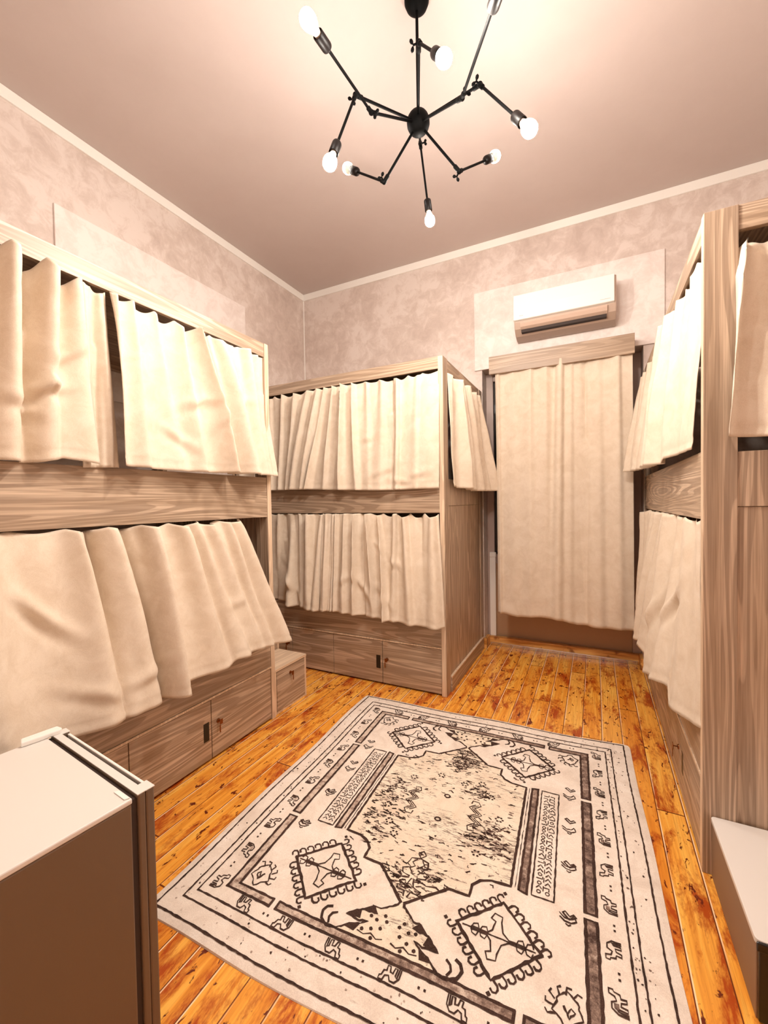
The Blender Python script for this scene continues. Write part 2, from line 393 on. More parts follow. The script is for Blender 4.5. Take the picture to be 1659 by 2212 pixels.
# ------------------------------------------------------------------ curtains
def lerp(a, b, t): return a + (b - a) * t
def pl(pts, s):
    if s <= pts[0][0]: return pts[0][1:]
    for p, q in zip(pts[:-1], pts[1:]):
        if s <= q[0]:
            k = (s - p[0]) / (q[0] - p[0]); return [lerp(a, b, k) for a, b in zip(p[1:], q[1:])]
    return pts[-1][1:]
def curtain(label, axis, base, n, top, bot, off, ridges, seed, group, hooks=9, sag=.018, NS=170, NT_=64, pw=1.0, crush=.004, name='curtain', lines=(), broad=.012, gain=1.75):
    """axis: 0/1 the direction it runs in; base: coordinate of the rail plane; n: sign of the side facing the room
       top/bot: [(s, along, z)]; off: (top, bottom) distance from base, or bottom as [(s, d)];
       ridges: (s_top, s_bot, width, amp_top, amp_bot)"""
    rnd = random.Random(seed); vs = []; fs = []
    ph = [rnd.uniform(0, 6.28) for _ in range(8)]
    ridges = [(a + rnd.uniform(-.018, .018), b + rnd.uniform(-.02, .02), c * rnd.uniform(.75, 1.5), d * rnd.uniform(.4, 1.4), e * rnd.uniform(.4, 1.5)) for a, b, c, d, e in ridges]
    for j in range(NT_ + 1):
        t = j / NT_
        for i in range(NS + 1):
            s = i / NS
            at, zt = pl(top, s); ab, zb = pl(bot, s)
            hk = abs(math.sin(PI * hooks * s + .25 * math.sin(7 * s + ph[0])))
            zt2 = zt - sag * hk * (.55 + .45 * math.sin(5 * s + ph[1]))
            a = lerp(at, ab, t); z = lerp(zt2, zb, t)
            ob = off[1] if not isinstance(off[1], list) else pl(off[1], s)[0]
            d = off[0] + (ob - off[0]) * t ** pw
            for st, sb, wd, a0, a1 in ridges:
                c = lerp(st, sb, t ** .8); am = gain * lerp(a0, a1, t); x = (s - c) / (wd * (.6 + .7 * t)); x *= .8 if x < 0 else 1.7
                d += am * math.exp(-x * x)
                a += am * .35 * x * math.exp(-x * x) * (-1 if st < .5 else 1) * .6
            # small pleats gathered at the top, fading downwards
            d += .0045 * math.cos(2 * PI * hooks * s + ph[2] + 1.4 * math.sin(9 * s + ph[4])) * (1 - t) ** 2
            d += .0035 * math.sin(31 * s + 3 * t + ph[3]) * t
            d += broad * math.sin(9.5 * s + 1.2 * t + ph[5]) * math.sin(PI * min(1, t * .75 + .1))
            q = Vector((a * 5.0 + seed, z * 4.2, seed * .7)); d += crush * 1.6 * noise.noise(q)
            q = Vector((a * 16 + seed * 2, z * 12, seed)); d += crush * .5 * abs(noise.noise(q)) * -1
            for ls, lt, ang, ln, am in lines:      # pulled creases
                dx = (s - ls) * abs(top[-1][1] - top[0][1]); dz = (t - lt) * abs(top[0][2] - bot[0][2])
                u_ = dx * math.cos(ang) + dz * math.sin(ang); v_ = -dx * math.sin(ang) + dz * math.cos(ang)
                d += am * math.exp(-(u_ / ln) ** 2) * math.exp(-(v_ / .022) ** 2) - .6 * am * math.exp(-(u_ / ln) ** 2) * math.exp(-((v_ - .035) / .022) ** 2)
            if abs(t - .955) < .012: d -= .0022
            d = max(d, .003 if t > .3 else -.03)
            v = [0, 0, z]; v[axis] = a; v[1 - axis] = base + n * d
            vs.append(tuple(v))
    for j in range(NT_):
        for i in range(NS):
            k = j * (NS + 1) + i; fs.append([k, k + 1, k + NS + 2, k + NS + 1])
    mb = MB(); mb.v = vs; mb.f = fs; mb.mi = [0] * len(fs)
    cx = sum(v[0] for v in vs) / len(vs); cy = sum(v[1] for v in vs) / len(vs)
    loc = Vector((cx, cy, min(v[2] for v in vs)))
    mb.v = [tuple(Vector(v) - loc) for v in vs]
    o = obj(name, mb, M['cloth'], None, smooth=False)
    for p in o.data.polygons: p.use_smooth = True
    o.location = loc
    so = o.modifiers.new('thickness', 'SOLIDIFY'); so.thickness = .0022; so.offset = 0
    return tag(o, label, 'curtain', group)
G = 'cream cotton curtains hung on the bunk beds'
zt = 2.078
# --- left bunk (runs along Y, faces +X)
curtain('cream upper curtain of the left bunk, left half with a deep creased fold', 1, LX - .012, 1,
        [(0, .02, zt), (.70, .66, zt), (1, .885, zt)], [(0, .0, 1.40), (.68, .64, 1.395), (.80, .73, 1.398), (.92, .80, 1.418), (1, .905, 1.405)], (.0, .045),
        [(.12, .12, .05, .03, .03), (.3, .28, .05, .03, .03), (.50, .48, .05, .03, .035), (.72, .70, .045, .035, .028), (.86, .84, .035, .03, .012), (.97, .99, .03, .02, .03), (.79, .77, .03, -.03, -.012)],
        3, G, 7, .05, gain=2.2, lines=[(.83, .62, -.25, .07, .030), (.74, .72, .35, .06, .018), (.92, .42, -.6, .07, .016)])
curtain('narrow cream curtain strip hanging back between the two upper left-bunk panels', 1, LX - .016, 1,
        [(0, .885, zt), (1, .985, zt)], [(0, .868, 1.392), (1, 1.0, 1.400)], (.0, .022),
        [(.3, .25, .18, .02, .008), (.85, .9, .15, .018, .012)], 5, G, 2, .02, 40, 50)
curtain('cream upper curtain of the left bunk, wide right half reaching the end post', 1, LX - .012, 1,
        [(0, .985, zt), (1, 1.845, zt)], [(0, .985, 1.405), (.3, 1.27, 1.400), (1, 1.895, 1.408)], (.0, .055),
        [(.02, .0, .03, .02, .025), (.10, .13, .035, .028, .025), (.24, .27, .035, .02, .012), (.36, .41, .035, .022, .018), (.47, .56, .03, .025, .028), (.53, .63, .03, -.015, -.02), (.62, .70, .03, .02, .024), (.72, .78, .03, .016, .015), (.83, .86, .03, .018, .014), (.93, .94, .03, .012, .012)],
        8, G, 9, .030, gain=2.5, broad=.02, lines=[(.42, .50, -.35, .10, .014), (.30, .78, .6, .08, .010), (.5, .62, -1.0, .10, .012), (.75, .42, -.3, .06, .008)])
curtain('cream lower curtain of the left bunk, broad and flaring, beside the fridge', 1, LX - .012, 1,
        [(0, .02, 1.173), (.37, .66, 1.173), (1, 1.645, 1.173)], [(0, .05, .50), (.32, .57, .53), (.40, .74, .485), (.56, 1.05, .472), (.66, 1.15, .478), (.68, 1.20, .495), (.80, 1.42, .495), (.82, 1.45, .515), (.87, 1.60, .505), (1, 1.80, .500)], (.0, [(0, .10), (.8, .135), (1, .125)]),
        [(.10, .10, .05, .02, .02), (.24, .22, .04, .022, .02), (.34, .30, .04, .028, .03), (.475, .47, .028, .038, .030), (.56, .555, .028, .036, .030), (.655, .66, .026, .038, .034), (.735, .77, .024, .032, .03), (.80, .84, .020, .03, .026), (.87, .89, .018, .032, .022), (.93, .94, .018, .034, .022), (.985, .99, .018, .03, .03), (.51, .515, .022, -.02, -.02), (.60, .61, .02, -.018, -.02)],
        13, G, 11, .020, NS=240, gain=2.2, pw=.75, lines=[(.40, .40, .9, .10, .02), (.57, .80, -.3, .10, .012), (.45, .82, .5, .08, .010), (.86, .6, -.3, .06, .006)])
# --- corner bunk (runs along X, faces -Y)
curtain('cream upper curtain of the corner bunk, bunched narrow left part', 0, CY + .012, -1,
        [(0, -2.60, zt), (.5, -2.2, zt), (1, -1.72, zt)], [(0, -2.60, 1.35), (.45, -2.2, 1.352), (1, -1.885, 1.350)], (.0, .05),
        [(.1, .1, .03, .03, .02), (.3, .3, .03, .03, .02), (.47, .46, .025, .026, .02), (.60, .58, .025, .028, .022), (.73, .72, .025, .028, .024), (.84, .83, .025, .03, .026), (.96, .97, .022, .03, .04)],
        17, G, 10, .022, 150, 56, pw=.9)
curtain('cream upper curtain of the corner bunk, smooth wide right part with a centre seam', 0, CY + .012, -1,
        [(0, -1.735, zt), (1, -.868, zt - .006)], [(0, -1.86, 1.350), (.25, -1.60, 1.338), (.5, -1.3, 1.328), (1, -.868, 1.330)], (.0, .045),
        [(.01, .01, .03, .02, .03), (.11, .12, .02, .035, .022), (.14, .18, .014, -.02, -.016), (.20, .27, .025, .024, .026), (.30, .36, .025, .018, .018), (.40, .45, .03, .014, .014), (.52, .54, .03, .014, .008), (.655, .665, .012, .02, .012), (.63, .635, .010, -.012, -.008), (.82, .82, .03, .010, .006)],
        21, G, 8, .020, gain=2.3, broad=.016, lines=[(.42, .52, -.5, .04, .008), (.7, .92, .2, .10, .007), (.85, .86, -.25, .08, .007), (.55, .82, -.4, .08, .007)])
curtain('cream lower curtain of the corner bunk, left part swept aside in a curve', 0, CY + .012, -1,
        [(0, -2.60, 1.173), (.5, -2.17, 1.173), (1, -1.755, 1.173)], [(0, -2.60, .51), (.5, -2.17, .505), (1, -1.765, .478)], (.0, [(0, .03), (.45, .03), (1, .085)]),
        [(.1, .1, .03, .03, .02), (.3, .25, .03, .03, .02), (.50, .46, .025, .03, -.01), (.61, .70, .03, .03, .035), (.73, .80, .028, .032, .03), (.85, .90, .028, .034, .03), (.97, .98, .02, .025, .02), (.55, .62, .03, -.01, -.03)],
        26, G, 10, .022, 150, 56, lines=[(.68, .75, .9, .14, .022)])
curtain('narrow bright cream curtain strip overlapping the middle of the lower corner-bunk curtains', 0, CY - .004, -1,
        [(0, -1.760, 1.173), (1, -1.660, 1.173)], [(0, -1.760, .482), (1, -1.655, .486)], (.004, .075),
        [(.35, .4, .25, .022, .012), (.9, .9, .12, .012, .01)], 29, G, 2, .01, 40, 50)
curtain('cream lower curtain of the corner bunk, wide right part reaching the corner post', 0, CY + .012, -1,
        [(0, -1.665, 1.173), (1, -.885, 1.173)], [(0, -1.650, .488), (.4, -1.33, .474), (.7, -1.08, .462), (.8, -1.0, .462), (1, -.828, .470)], (.0, [(0, .07), (1, .085)]),
        [(.02, .01, .02, .015, .015), (.12, .10, .03, .03, .02), (.24, .24, .025, .032, .022), (.35, .38, .024, .034, .022), (.47, .50, .024, .034, .024), (.60, .60, .024, .036, .020), (.72, .74, .03, .034, .026), (.97, .97, .03, .02, .03), (.30, .32, .02, -.012, -.02), (.85, .85, .05, -.012, .006)],
        33, G, 8, .030, gain=2.1, broad=.016, lines=[(.30, .72, .95, .10, .018), (.45, .30, .6, .05, .012), (.6, .45, .8, .05, .012), (.12, .66, -.5, .06, .010), (.50, .78, .8, .09, .012)])
curtain('short cream curtain on the end of the corner bunk, facing the door', 1, CX - .012, 1,
        [(0, CY + .092, zt), (1, 3.36, zt)], [(0, CY + .092, 1.342), (.45, 3.0, 1.318), (1, 3.47, 1.325)], (.0, [(0, .03), (1, .085)]),
        [(.05, .06, .05, .02, .02), (.2, .24, .04, .035, .03), (.36, .40, .035, .035, .04), (.5, .55, .03, .035, .042), (.64, .70, .03, .035, .045), (.78, .84, .03, .035, .045), (.94, .96, .03, .03, .04)],
        37, G, 8, .02, 120, 50)
# --- right bunk (runs along Y, faces -X)
curtain('cream upper curtain of the right bunk, in steep view with many pleats', 1, RX + .012, -1,
        [(0, 1.745, zt), (1, 3.37, zt)], [(0, 1.765, 1.413), (.2, 2.1, 1.412), (.21, 2.12, 1.395), (.4, 2.45, 1.405), (1, 3.33, 1.43)], (.0, [(0, .028), (.2, .055), (1, .075)]),
        [(.02, .02, .02, .005, .004), (.10, .10, .03, .014, .010), (.22, .21, .018, .022, .032), (.32, .31, .018, .03, .042), (.42, .41, .018, .03, .045), (.52, .51, .018, .03, .045), (.62, .61, .018, .03, .045), (.72, .71, .018, .03, .045), (.82, .81, .018, .03, .045), (.92, .91, .018, .03, .045), (.99, .985, .015, .03, .045)],
        41, G, 16, .022, 220, 54, gain=1.25)
curtain('cream lower curtain of the right bunk, long bunched folds hanging off the bed', 1, RX + .012, -1,
        [(0, 1.765, 1.173), (1, 3.36, 1.173)], [(0, 1.70, .475), (.15, 1.95, .430), (.16, 1.97, .50), (.40, 2.46, .375), (.47, 2.60, .46), (1, 3.32, .47)], (.0, [(0, .012), (.12, .065), (.3, .085), (.45, .085), (.7, .045), (1, .03)]),
        [(.03, .04, .02, .008, .006), (.14, .13, .03, .020, .012), (.24, .25, .022, .03, .04), (.34, .36, .02, .032, .04), (.43, .46, .02, .032, .04), (.52, .55, .018, .032, .04), (.61, .63, .018, .032, .04), (.70, .71, .018, .032, .035), (.79, .80, .018, .032, .03), (.88, .89, .018, .032, .03), (.97, .97, .018, .03, .03)],
        47, G, 16, .022, 220, 54, gain=1.3, lines=[(.2, .5, .8, .12, .02), (.35, .6, 1.0, .12, .02)])
curtain('cream curtain on the near end of the right bunk, cut by the photo edge', 0, RY + .012, -1,
        [(0, .402, zt - .05), (.05, .43, zt - .03), (.3, .62, zt - .02), (1, 1.22, zt)], [(0, .366, 1.432), (.3, .6, 1.415), (1, 1.22, 1.41)], (.0, .075),
        [(.02, .01, .02, .02, .02), (.12, .16, .05, -.012, .02), (.25, .30, .05, .03, .03), (.5, .5, .05, .03, .03), (.75, .75, .05, .03, .03)],
        53, G, 7, .03, 120, 54)
# --- door curtain
PY = 3.38
curtain('long cream curtain covering the glazed door under the wooden pelmet', 0, PY + .03, -1,
        [(0, -.705, 2.305), (1, .240, 2.285)], [(0, -.690, .352), (.07, -.64, .352), (.17, -.54, .338), (.35, -.37, .352), (.5, -.24, .350), (.62, -.12, .318), (1, .246, .322)], (.0, .035),
        [(.03, .04, .03, .010, .012), (.14, .15, .06, .010, .014), (.28, .28, .05, .010, .014), (.39, .39, .045, .010, .016), (.465, .455, .03, -.012, -.010), (.52, .51, .04, .016, .020), (.59, .585, .035, .018, .020), (.68, .69, .045, -.012, -.026), (.78, .79, .05, .010, .018), (.90, .90, .04, .010, .014)],
        61, None, 6, .022, 220, 90, crush=.0035, name='door_curtain', broad=.012, gain=1.5)
pm = thing('curtain_pelmet', 'grey oak pelmet board over the door curtain, under the air conditioner', 'pelmet', (-.25, PY + .07, 2.25))
obj('front_board', bx((-.747, PY, 2.248), (.251, PY + .018, 2.386)), WOOD[0], pm, bevel=.0015)
obj('end_board', bx((-.747, PY + .018, 2.262), (-.730, YB - .0145, 2.384)), WOOD[1], pm)
obj('end_board', bx((.234, PY + .018, 2.262), (.251, YB - .0145, 2.384)), WOOD[1], pm)
obj('rod', MB().rod((-.73, PY + .04, 2.30), (.234, PY + .04, 2.30), .008), M['blackmetal'], pm)

# ------------------------------------------------------------------ air conditioner
ac = thing('air_conditioner', 'white wall-mounted split air conditioner above the door curtain', 'air conditioner', (-.2, YB - .014, 2.5))
yb = YB - .0145
body = [(yb, 2.80), (3.355, 2.80), (3.350, 2.63), (3.352, 2.60), (3.37, 2.555), (3.42, 2.515), (3.48, 2.50), (yb, 2.50)]
M['ac_shaded'] = mat('shaded_white_casing', (.50, .37, .29), .4)  # white plastic; the shade on its underside is painted in as brown
obj('casing', MB().prism(body, 0, -.545, .140), M['ac_shaded'], ac, bevel=.006)
fp = [(3.356, 2.803), (3.332, 2.798), (3.327, 2.70), (3.330, 2.612), (3.356, 2.606)]
fpo = obj('front_panel', MB().prism(fp, 0, -.548, .128), M['white'], ac, bevel=.005)
vn = [(3.344, 2.600), (3.338, 2.585), (3.350, 2.562), (3.372, 2.548), (3.374, 2.552), (3.356, 2.568), (3.350, 2.585), (3.352, 2.598)]
obj('air_vane', MB().prism(vn, 0, -.50, .085), mat('shaded_vane_plastic', (.60, .45, .36), .35), ac, bevel=.001)  # vane coloured brown to paint in the shade below the front panel
obj('air_slot', bx((-.495, 3.368, 2.526), (.08, 3.42, 2.546)), M['gap'], ac)
M['ink'] = mat('grey_print', (.35, .30, .27), .5)
mk = MB()
rr = random.Random(4)
x = .040
while x < .104: wdt = rr.uniform(.002, .005); mk.box((x, 3.3288, 2.632), (x + wdt, 3.3296, 2.6355)); x += wdt + .0015
obj('printed_mark', mk, M['ink'], fpo)
mk = MB(); x = -.505
while x < -.475: wdt = rr.uniform(.002, .004); mk.box((x, 3.3288, 2.636), (x + wdt, 3.3296, 2.6395)); x += wdt + .0012
obj('printed_mark', mk, M['ink'], fpo)

# ------------------------------------------------------------------ chandelier
HUB = Vector((-.668, 1.714, 2.868))
ch = thing('spider_chandelier', 'black spider chandelier with eight jointed arms and lit bare bulbs', 'chandelier', (HUB.x, HUB.y, ZC))
obj('canopy', MB().lathe((HUB.x, HUB.y, ZC), (0, 0, -1), [(0, .052), (.012, .052), (.03, .045), (.045, .028), (.052, .008)], 32), M['blackmetal'], ch, smooth=True)
obj('stem', MB().rod((HUB.x, HUB.y, ZC - .05), HUB, .0065), M['blackmetal'], ch, smooth=True)
obj('hub', MB().ball(HUB, .049, 20, 1.05), M['blackmetal'], ch, smooth=True)
ARMS = [((-.809, 1.423, 2.802), (-.09, -.37, -.92), .26), ((-.760, 1.457, 2.744), (-.05, -1.0, -.04), .27), ((-.794, 1.630, 2.609), (-.69, .34, .64), .26),
        ((-.766, 1.989, 3.023), (.08, .12, -.99), .26), ((-.499, 1.740, 2.621), (.25, .75, .61), .26), ((-.423, 1.523, 2.706), (.49, -.84, -.215), .345),
        ((-.368, 1.566, 2.765), (.50, -.25, -.83), .26), ((-.543, 1.409, 2.852), (.44, -.44, -.79), .20)]
for an, (jt, d, L) in enumerate(ARMS):
    jt = Vector(jt); d = Vector(d).normalized()
    m = MB(); m.rod(HUB, jt, .0055); m.rod(jt, jt + d * L, .0050); m.ball(jt, .0105, 10)
    m.lathe(jt + (HUB - jt).normalized() * .035, jt - HUB, [(0, .0055), (.004, .0085), (.030, .0085), (.034, .0055)], 12)
    m.lathe(jt, d, [(0, .0085), (.022, .0085), (.026, .005)], 12)
    a = obj('arm', m, M['blackmetal'], ch, smooth=True)
    nrm = (HUB - jt).normalized().cross(d).normalized(); up = d.cross(nrm)
    wn = MB(); wn.rod(jt, jt + nrm * .022, .0035); c = jt + nrm * .022
    for sg in (-1, 1): wn.lathe(c + up * .003 * sg, up * sg + nrm * .5, [(0, .003), (.006, .0062), (.012, .0058), (.016, .001)], 10)
    obj('wing_nut', wn, M['blackmetal'], a, smooth=True)
    s0 = jt + d * L
    obj('socket', MB().lathe(s0, d, [(-.004, .005), (0, .010), (.005, .0165), (.010, .0178), (.056, .0178), (.058, .0165), (.056, .015), (.050, .0145)], 24), M['socket'], a, smooth=True)
    b_ = obj('bulb', MB().lathe(s0 + d * .052, d, [(0, .0115), (.010, .012), (.018, .0145), (.030, .0205), (.0375, .0228)], 24), M['bulb_neck'], a, smooth=True)
    obj('bulb_dome', MB().lathe(s0 + d * .052, d, [(.0375, .0228), (.042, .0240), (.053, .0250), (.063, .0235), (.071, .0185), (.076, .011), (.078, .002)], 24), M['bulb_soft' if an in (1, 5, 2, 4) else 'bulb'], b_, smooth=True)

# ------------------------------------------------------------------ fridge
fz = .60
fg = thing('mini_fridge', 'small white-topped mini fridge in the near left corner, its door facing the beds', 'fridge', (-.921, .562, 0), math.radians(-6.0))
M['fridge_shaded'] = mat('shaded_white_enamel', (.155, .10, .062), .45)  # white fridge; the shade on its sides is painted into this colour
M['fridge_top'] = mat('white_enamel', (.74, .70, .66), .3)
W, D = .478, .50
obj('body', bx((-W, -D, .015), (0, 0, fz - .012)), M['fridge_shaded'], fg, False, .004)
obj('top', bx((-W, -D, fz - .012), (.0008, .001, fz)), M['fridge_top'], fg, False, .003)
obj('gasket', bx((-W + .008, .001, .03), (-.006, .012, fz - .008)), M['gap'], fg, False)
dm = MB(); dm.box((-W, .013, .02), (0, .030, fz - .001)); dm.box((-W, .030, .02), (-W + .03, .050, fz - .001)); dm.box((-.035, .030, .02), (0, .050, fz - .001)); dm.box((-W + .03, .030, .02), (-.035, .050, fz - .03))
fd = obj('door', dm, M['fridge_shaded'], fg, False, .004)
obj('door_cap', MB().box((-W, .0125, fz - .0008), (0, .0305, fz + .001)).box((-W, .0305, fz - .0008), (-W + .03, .0505, fz + .001)).box((-.035, .0305, fz - .0008), (.0005, .0505, fz + .001)), M['fridge_top'], fd, False)  # thin layer keeps the door top white above its shade-painted body
obj('grip_recess', bx((-W + .031, .0305, fz - .0295), (-.036, .040, fz - .012)), M['gap'], fd, False)
obj('grip_lip', bx((-W + .031, .0425, fz - .0295), (-.036, .0495, fz - .004)), M['white'], fd, False, .002)
hm = MB(); hm.prism([(-W - .014, -.050), (-W + .014, -.058), (-W + .020, -.02), (-W + .024, .028), (-W + .016, .036), (-W - .008, .032)], 2, fz + .0005, fz + .014)
obj('hinge_cover', hm, M['white'], fg, False, .003)
pn = MB(); pn.prism([(-.055, -.012), (-.008, -.012), (-.004, -.003), (-.05, -.003)], 2, fz + .0004, fz + .0022)
obj('corner_clip', pn, M['white'], fg, False)
for x in (-W + .04, -.04):
    for y in (-D + .04, -.04): obj('foot', MB().lathe((x, y, 0), (0, 0, 1), [(0, .014), (.016, .012)], 16), M['black'], fg, False)

# ------------------------------------------------------------------ low box by the right bunk
lb = thing('low_box', 'low white-topped box with a black front against the near end of the right bunk', 'box', (.60, 1.46, 0))
def rrect(x0, y0, x1, y1, r, n=6):
    pts = []
    for cx, cy, a0 in ((x1 - r, y1 - r, 0), (x0 + r, y1 - r, PI / 2), (x0 + r, y0 + r, PI), (x1 - r, y0 + r, 3 * PI / 2)):
        for i in range(n + 1): a = a0 + PI / 2 * i / n; pts.append((cx + r * math.cos(a), cy + r * math.sin(a)))
    return pts
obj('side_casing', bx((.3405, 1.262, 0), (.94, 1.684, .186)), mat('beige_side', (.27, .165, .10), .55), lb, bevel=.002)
obj('lid', MB().prism(rrect(.337, 1.254, .945, 1.687, .012), 2, .186, .200), M['fridge_top'], lb, bevel=.002)
obj('front_panel', bx((.343, 1.250, .004), (.94, 1.2615, .185)), M['black'], lb, bevel=.003)
obj('front_lip', bx((.338, 1.247, .176), (.944, 1.2535, .1985)), M['black'], lb, bevel=.003)

# ------------------------------------------------------------------ rug
RC = (-.5535, 1.587); RA = math.radians(2.45); HA, HB = .738, .775
def wz(a, b):
    e = max(abs(a) / HA, abs(b) / HB)
    return .011 + .0022 * math.sin(b * 9 + 1.3) * (abs(a) / HA) ** 3 + .0012 * math.sin(a * 11) * (abs(b) / HB) ** 3 - (.006 * max(0, (e - .97) / .03))
def wxy(a, b):      # the edges wander a little
    return a + .006 * math.sin(b * 8.5 + .6) * (abs(a) / HA) ** 4 * (1 if a < 0 else .35), b + .004 * math.sin(a * 9 + 1) * (abs(b) / HB) ** 4
rb = MB(); NA, NB = 96, 100
for j in range(NB + 1):
    for i in range(NA + 1):
        a = -HA + 2 * HA * i / NA; b = -HB + 2 * HB * j / NB
        k = .03; aa, bb = abs(a), abs(b)
        if aa > HA - k and bb > HB - k:
            dx, dy = aa - (HA - k), bb - (HB - k); l = math.hypot(dx, dy); mx = max(dx, dy)
            if l > 0: f_ = mx / l; a = math.copysign(HA - k + dx * f_, a); b = math.copysign(HB - k + dy * f_, b)
        x, y = wxy(a, b); rb.v.append((x, y, wz(a, b)))
for j in range(NB):
    for i in range(NA):
        k = j * (NA + 1) + i; rb.f.append([k, k + 1, k + NA + 2, k + NA + 1]); rb.mi.append(0)
# skirt down to the floor
edge = [i for i in range(NA + 1)] + [j * (NA + 1) + NA for j in range(1, NB + 1)] + [NB * (NA + 1) + i for i in range(NA - 1, -1, -1)] + [j * (NA + 1) for j in range(NB - 1, 0, -1)]
k0 = len(rb.v)
for e in edge: v = rb.v[e]; rb.v.append((v[0] * 1.002, v[1] * 1.002, .0005))
for i in range(len(edge)):
    j = (i + 1) % len(edge); rb.f.append([edge[i], edge[j], k0 + j, k0 + i]); rb.mi.append(0)
rj = random.Random(11)
LIFT = [.0009, .0016, .0011, .0007]
def poly(pts, mi, lift=None):
    k = len(rb.v)
    for a, b in pts: x, y = wxy(a, b); rb.v.append((x, y, wz(a, b) + (lift or LIFT[mi])))
    rb.f.append(list(range(k, k + len(pts)))); rb.mi.append(mi)
def stroke(pts, wd, mi=1, closed=False, jit=.0012, step=.012, lift=None):
    P_ = [Vector(p) for p in pts]
    if closed: P_.append(P_[0])
    q = [P_[0]]
    for A, B in zip(P_[:-1], P_[1:]):
        n = max(1, int((B - A).length / step))
        for i in range(1, n + 1): q.append(A.lerp(B, i / n))
    if len(q) < 2: return
    k = len(rb.v)
    for i, p in enumerate(q):
        t = (q[min(i + 1, len(q) - 1)] - q[max(i - 1, 0)])
        if t.length < 1e-6: t = Vector((1, 0))
        t.normalize(); nn = Vector((-t.y, t.x))
        if i == 0: p = p - t * wd * .4
        if i == len(q) - 1: p = p + t * wd * .4
        for sg in (-1, 1):
            r = p + nn * sg * (wd / 2 + rj.uniform(-jit, jit)); x, y = wxy(r.x, r.y)
            rb.v.append((x, y, wz(r.x, r.y) + (lift or LIFT[mi])))
    for i in range(len(q) - 1):
        a = k + 2 * i; rb.f.append([a, a + 1, a + 3, a + 2]); rb.mi.append(mi)
Q = [(1, 1), (-1, 1), (1, -1), (-1, -1)]
def sym(fn, quads=Q):
    for sx, sy in quads: fn(lambda p: [(a * sx, b * sy) for a, b in p])
def tf(pts, cx, cy, rot=0, s=1.0, mir=1):
    c, n = math.cos(rot), math.sin(rot); return [(cx + s * (mir * x * c - y * n), cy + s * (mir * x * n + y * c)) for x, y in pts]
def strips(pts_a, pts_b, mi, n=40):
    for i in range(n):
        u0, u1 = i / n, (i + 1) / n
        A0 = [lerp(pts_a[0][k], pts_a[1][k], u0) for k in (0, 1)]; A1 = [lerp(pts_a[0][k], pts_a[1][k], u1) for k in (0, 1)]
        B0 = [lerp(pts_b[0][k], pts_b[1][k], u0) for k in (0, 1)]; B1 = [lerp(pts_b[0][k], pts_b[1][k], u1) for k in (0, 1)]
        poly([A0, A1, B1, B0], mi)
# borders
for a, b, wd in ((.708, .752, .0055), (.650, .695, .0055), (.624, .662, .0055)):
    stroke([(-a, -b), (a, -b), (a, b), (-a, b)], wd, closed=True)
# broken double bar
def bars(m):
    for a0, b0, a1, b1 in ((.514, .0, .545, .252), (.514, .274, .545, .612)):
        strips(m([(a0, b0), (a0, b1 if b1 < .5 else .588)]), m([(a1, b0), (a1, b1)]), 2, 10)
        stroke(m([(a0, b0), (a0, b1 if b1 < .5 else .588)]), .009); stroke(m([(a1, b0), (a1, b1)]), .009)
        if b0 > .1: stroke(m([(a0, b0), (a1, b0)]), .006)
        else: stroke(m([(a0, b1), (a1, b1)]), .006)
    for a0, a1 in ((.0, .350), (.374, .545)):
        e = a1 if a1 < .5 else .514
        strips(m([(a0, .588), (e, .588)]), m([(a0, .612), (a1, .612)]), 2, 10)
        stroke(m([(a0, .588), (e, .588)]), .0075); stroke(m([(a0, .612), (a1, .612)]), .0075)
        if a0 > .1: stroke(m([(a0, .588), (a0, .612)]), .007)
        else: stroke(m([(a1, .588), (a1, .612)]), .007)
sym(bars)
# camels: a small humped animal outline marching round the border
CAM = [(-.030, -.022), (-.030, .004), (-.018, .020), (-.002, .020), (.006, .006), (.018, .010), (.022, .026), (.036, .026), (.036, .014), (.030, .012), (.026, -.004), (.016, -.006), (.018, -.022), (.008, -.022), (.004, -.006), (-.006, -.004), (-.008, -.022), (-.017, -.022), (-.016, .000), (-.022, .006), (-.024, -.022)]
rc = random.Random(3)
for k, b in enumerate((-.61, -.4725, -.3375, -.2025, -.0675, .0675, .2025, .3375, .4725, .61)):
    for sx in (1, -1):
        stroke(tf(CAM, .583 * sx, b, PI / 2 * sx, .82, 1 if k % 2 else -1), .0042, step=.01, jit=.0008)
        if k % 2: poly(tf([(-.024, .0), (-.016, .014), (-.002, .014), (.0, .0)], .583 * sx, b, PI / 2 * sx, .82, 1), 2)
        for dd in (-.008, .008): poly(tf([(-.003, -.003), (.003, -.003), (.003, .003), (-.003, .003)], .590 * sx, b + .067 + dd), 1)
for k, a in enumerate((-.45, -.30, -.13, .045, .22, .39)):
    for sy in (1, -1):
        stroke(tf(CAM, a, .637 * sy, (0 if sy > 0 else PI), .80, 1 if k % 2 else -1), .0042, step=.01, jit=.0008)
        for dd in (-.008, .008): poly(tf([(-.003, -.003), (.003, -.003), (.003, .003), (-.003, .003)], a + .085 + dd, .637 * sy), 1)
# outer borders: worn specks
for i in range(420):
    e = rc.random(); s_ = rc.choice((-1, 1)); r_ = rc.uniform(.0012, .0045)
    if e < .5: p = (s_ * rc.choice((rc.uniform(.657, .70), rc.uniform(.630, .645))), rc.uniform(-.72, .72))
    else: p = (rc.uniform(-.68, .68), s_ * rc.choice((rc.uniform(.70, .745), rc.uniform(.668, .688))))
    n_ = rc.randint(4, 6); a0 = rc.random() * 6
    poly([(p[0] + r_ * math.cos(a0 + 6.28 * j / n_) * rc.uniform(.5, 1.3), p[1] + r_ * math.sin(a0 + 6.28 * j / n_) * rc.uniform(.5, 1.3)) for j in range(n_)], rc.choice((1, 2, 2)))
